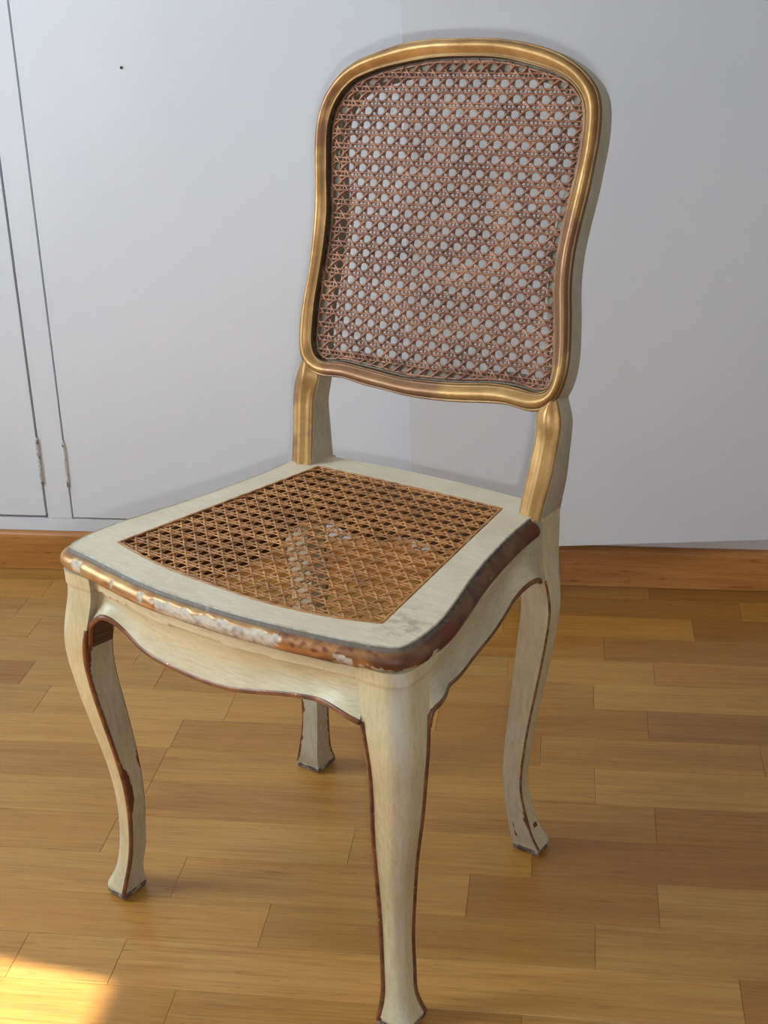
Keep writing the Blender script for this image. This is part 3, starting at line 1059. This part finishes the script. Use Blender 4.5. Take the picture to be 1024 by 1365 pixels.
class Weave:
    def __init__(self, o, eu, ev, poly, place, wd=0.0013, tk=0.0010, gap=0.16, amp=0.0006):
        """o: lattice origin in the plane, eu/ev: lattice steps, poly: (n,2) outline, place(uv, h): to 3-D"""
        self.o, self.eu, self.ev = np.array(o), np.array(eu), np.array(ev)
        self.inv = np.linalg.inv(np.stack([self.eu, self.ev], 1))
        self.poly = (np.asarray(poly) - self.o) @ self.inv.T
        self.place, self.wd, self.tk, self.gap, self.amp = place, wd, tk, gap, amp
        self.V, self.F = [], []

    def clip(self, p, d):
        P = self.poly
        Q = np.roll(P, -1, 0)
        n = np.array([-d[1], d[0]])
        a = (P - p) @ n
        b = (Q - p) @ n
        m = (a > 0) != (b > 0)
        if m.sum() < 2:
            return None
        t = a[m] / (a[m] - b[m])
        X = P[m] + (Q[m] - P[m]) * t[:, None]
        s = (X - p) @ d
        return s.min(), s.max()

    def strand(self, p, d, hfun, wd, step):
        p, d = np.array(p, float), np.array(d, float)
        r = self.clip(p, d / (d @ d) * 1.0)
        dd = d @ d
        if r is None:
            return
        a, b = r[0], r[1]
        if b - a < 0.3:
            return
        n = max(3, int((b - a) / step) + 1)
        s = np.linspace(a, b, n)
        ab = p + s[:, None] * d
        uv = self.o + ab[:, :1] * self.eu + ab[:, 1:] * self.ev
        dv = d[0] * self.eu + d[1] * self.ev
        dv /= np.linalg.norm(dv)
        side = np.array([-dv[1], dv[0]])
        h = hfun(ab)
        jit = wd * 0.14 * np.array([nz(p[0] * 7.7 + q * 0.9, p[1] * 5.1, d[0] * 3.0 + d[1]) for q in s])
        rings = []
        for ox, oz in ((-1, 0), (-0.72, 0.75), (0, 1), (0.72, 0.75), (1, 0), (0, -0.25)):
            rings.append(self.place(uv + side * (wd * ox + jit)[:, None], h + oz * self.tk))
        R = np.stack(rings, 1)           # n,6,3
        base = len(self.V)
        self.V.extend(R.reshape(-1, 3))
        for i in range(n - 1):
            for k in range(6):
                k2 = (k + 1) % 6
                self.F.append((base + i * 6 + k, base + i * 6 + k2, base + i * 6 + 6 + k2, base + i * 6 + 6 + k))
        self.F.append(tuple(base + k for k in range(6)))
        self.F.append(tuple(base + (n - 1) * 6 + k for k in range(5, -1, -1)))

    def build(self, name, mat):
        lo, hi = np.floor(self.poly.min(0)).astype(int), np.ceil(self.poly.max(0)).astype(int)
        A = self.amp
        for m in (-1, 1):
            for i in range(lo[0], hi[0] + 1):
                self.strand((i + m * self.gap, 0), (0, 1), lambda q, m=m: A * m * np.cos(2 * np.pi * q[:, 1]) - 0.0006, self.wd, 0.2)
            for j in range(lo[1], hi[1] + 1):
                self.strand((0, j + m * self.gap), (1, 0), lambda q, m=m: -A * m * np.cos(2 * np.pi * q[:, 0]) + 0.0002, self.wd, 0.2)
        for c in range(lo[0] - hi[1], hi[0] - lo[1] + 1):
            self.strand((c + 0.5, 0), (1, 1), lambda q: 0.0004 + 2.0 * A * np.cos(2 * np.pi * q[:, 0]), self.wd * 1.08, 0.125)
        for c in range(lo[0] + lo[1], hi[0] + hi[1] + 1):
            self.strand((c + 0.5, 0), (1, -1), lambda q: 0.0004 - 2.0 * A * np.cos(2 * np.pi * q[:, 0]), self.wd * 1.08, 0.125)
        o = fix_normals(mesh_obj(name, self.V, self.F, mat, chair))
        o['kind'] = 'stuff'
        return o


PU, PW = 0.01806, 0.01605
back_poly = Li + Nin * 0.0022
wb = Weave((-0.1347 + PU / 2, 0.8642 + PW / 2), (PU, 0.021 * PU), (0.0, PW), back_poly,
           lambda uv, h: bp(uv, 0.0082 - h), wd=0.00130, tk=0.0011, gap=0.155)
wb.build('woven_cane_back', CANE_BACK)['label'] = 'reddish brown woven cane back panel'
PS = 0.0183
seat_poly = inset(inner, 0.0006)
ws = Weave((-0.0490 + PS / 2, 0.1035 + PS / 2), (PS, 0.016 * PS), (-0.016 * PS, PS * 1.01), seat_poly,
           lambda uv, h: np.stack([uv[..., 0], uv[..., 1], np.broadcast_to(HS - 0.0022 + h, uv.shape[:-1])], -1), wd=0.00120, tk=0.0009, gap=0.138, amp=0.0005)
ws.build('woven_cane_seat', CANE_SEAT)['label'] = 'honey brown woven cane seat panel'


def binder(name, poly, place, mat, wd):
    """flat cane laid round the edge of a panel, tied down at every hole"""
    P = resample(np.concatenate([poly, poly[:1]]), 460)[:-1]
    T_ = np.roll(P, -1, 0) - np.roll(P, 1, 0)
    T_ /= np.linalg.norm(T_, axis=1)[:, None]
    S = gauss(np.stack([-T_[:, 1], T_[:, 0]], 1), 1.5, True)
    ph = 0.0003 * np.cos(np.arange(len(P)) / 460 * 2 * np.pi * 62)
    rings = [place(P + S * (wd * a), np.full(len(P), 0.0010 + b * 0.0011) + ph) for a, b in ((-1, 0), (-.7, .8), (0, 1), (.7, .8), (1, 0), (0, -.3))]
    V, F = loft(rings, True, False, loop=True)
    fix_normals(mesh_obj(name, V, F, mat, chair))


binder('cane_binding', inset(inner, 0.0012), lambda uv, h: np.stack([uv[..., 0], uv[..., 1], HS - 0.0014 + h], -1), CANE_SEAT, 0.0016)
binder('cane_binding', Li + Nin * 0.0036, lambda uv, h: bp(uv, 0.0085 - h), CANE_BACK, 0.0013)
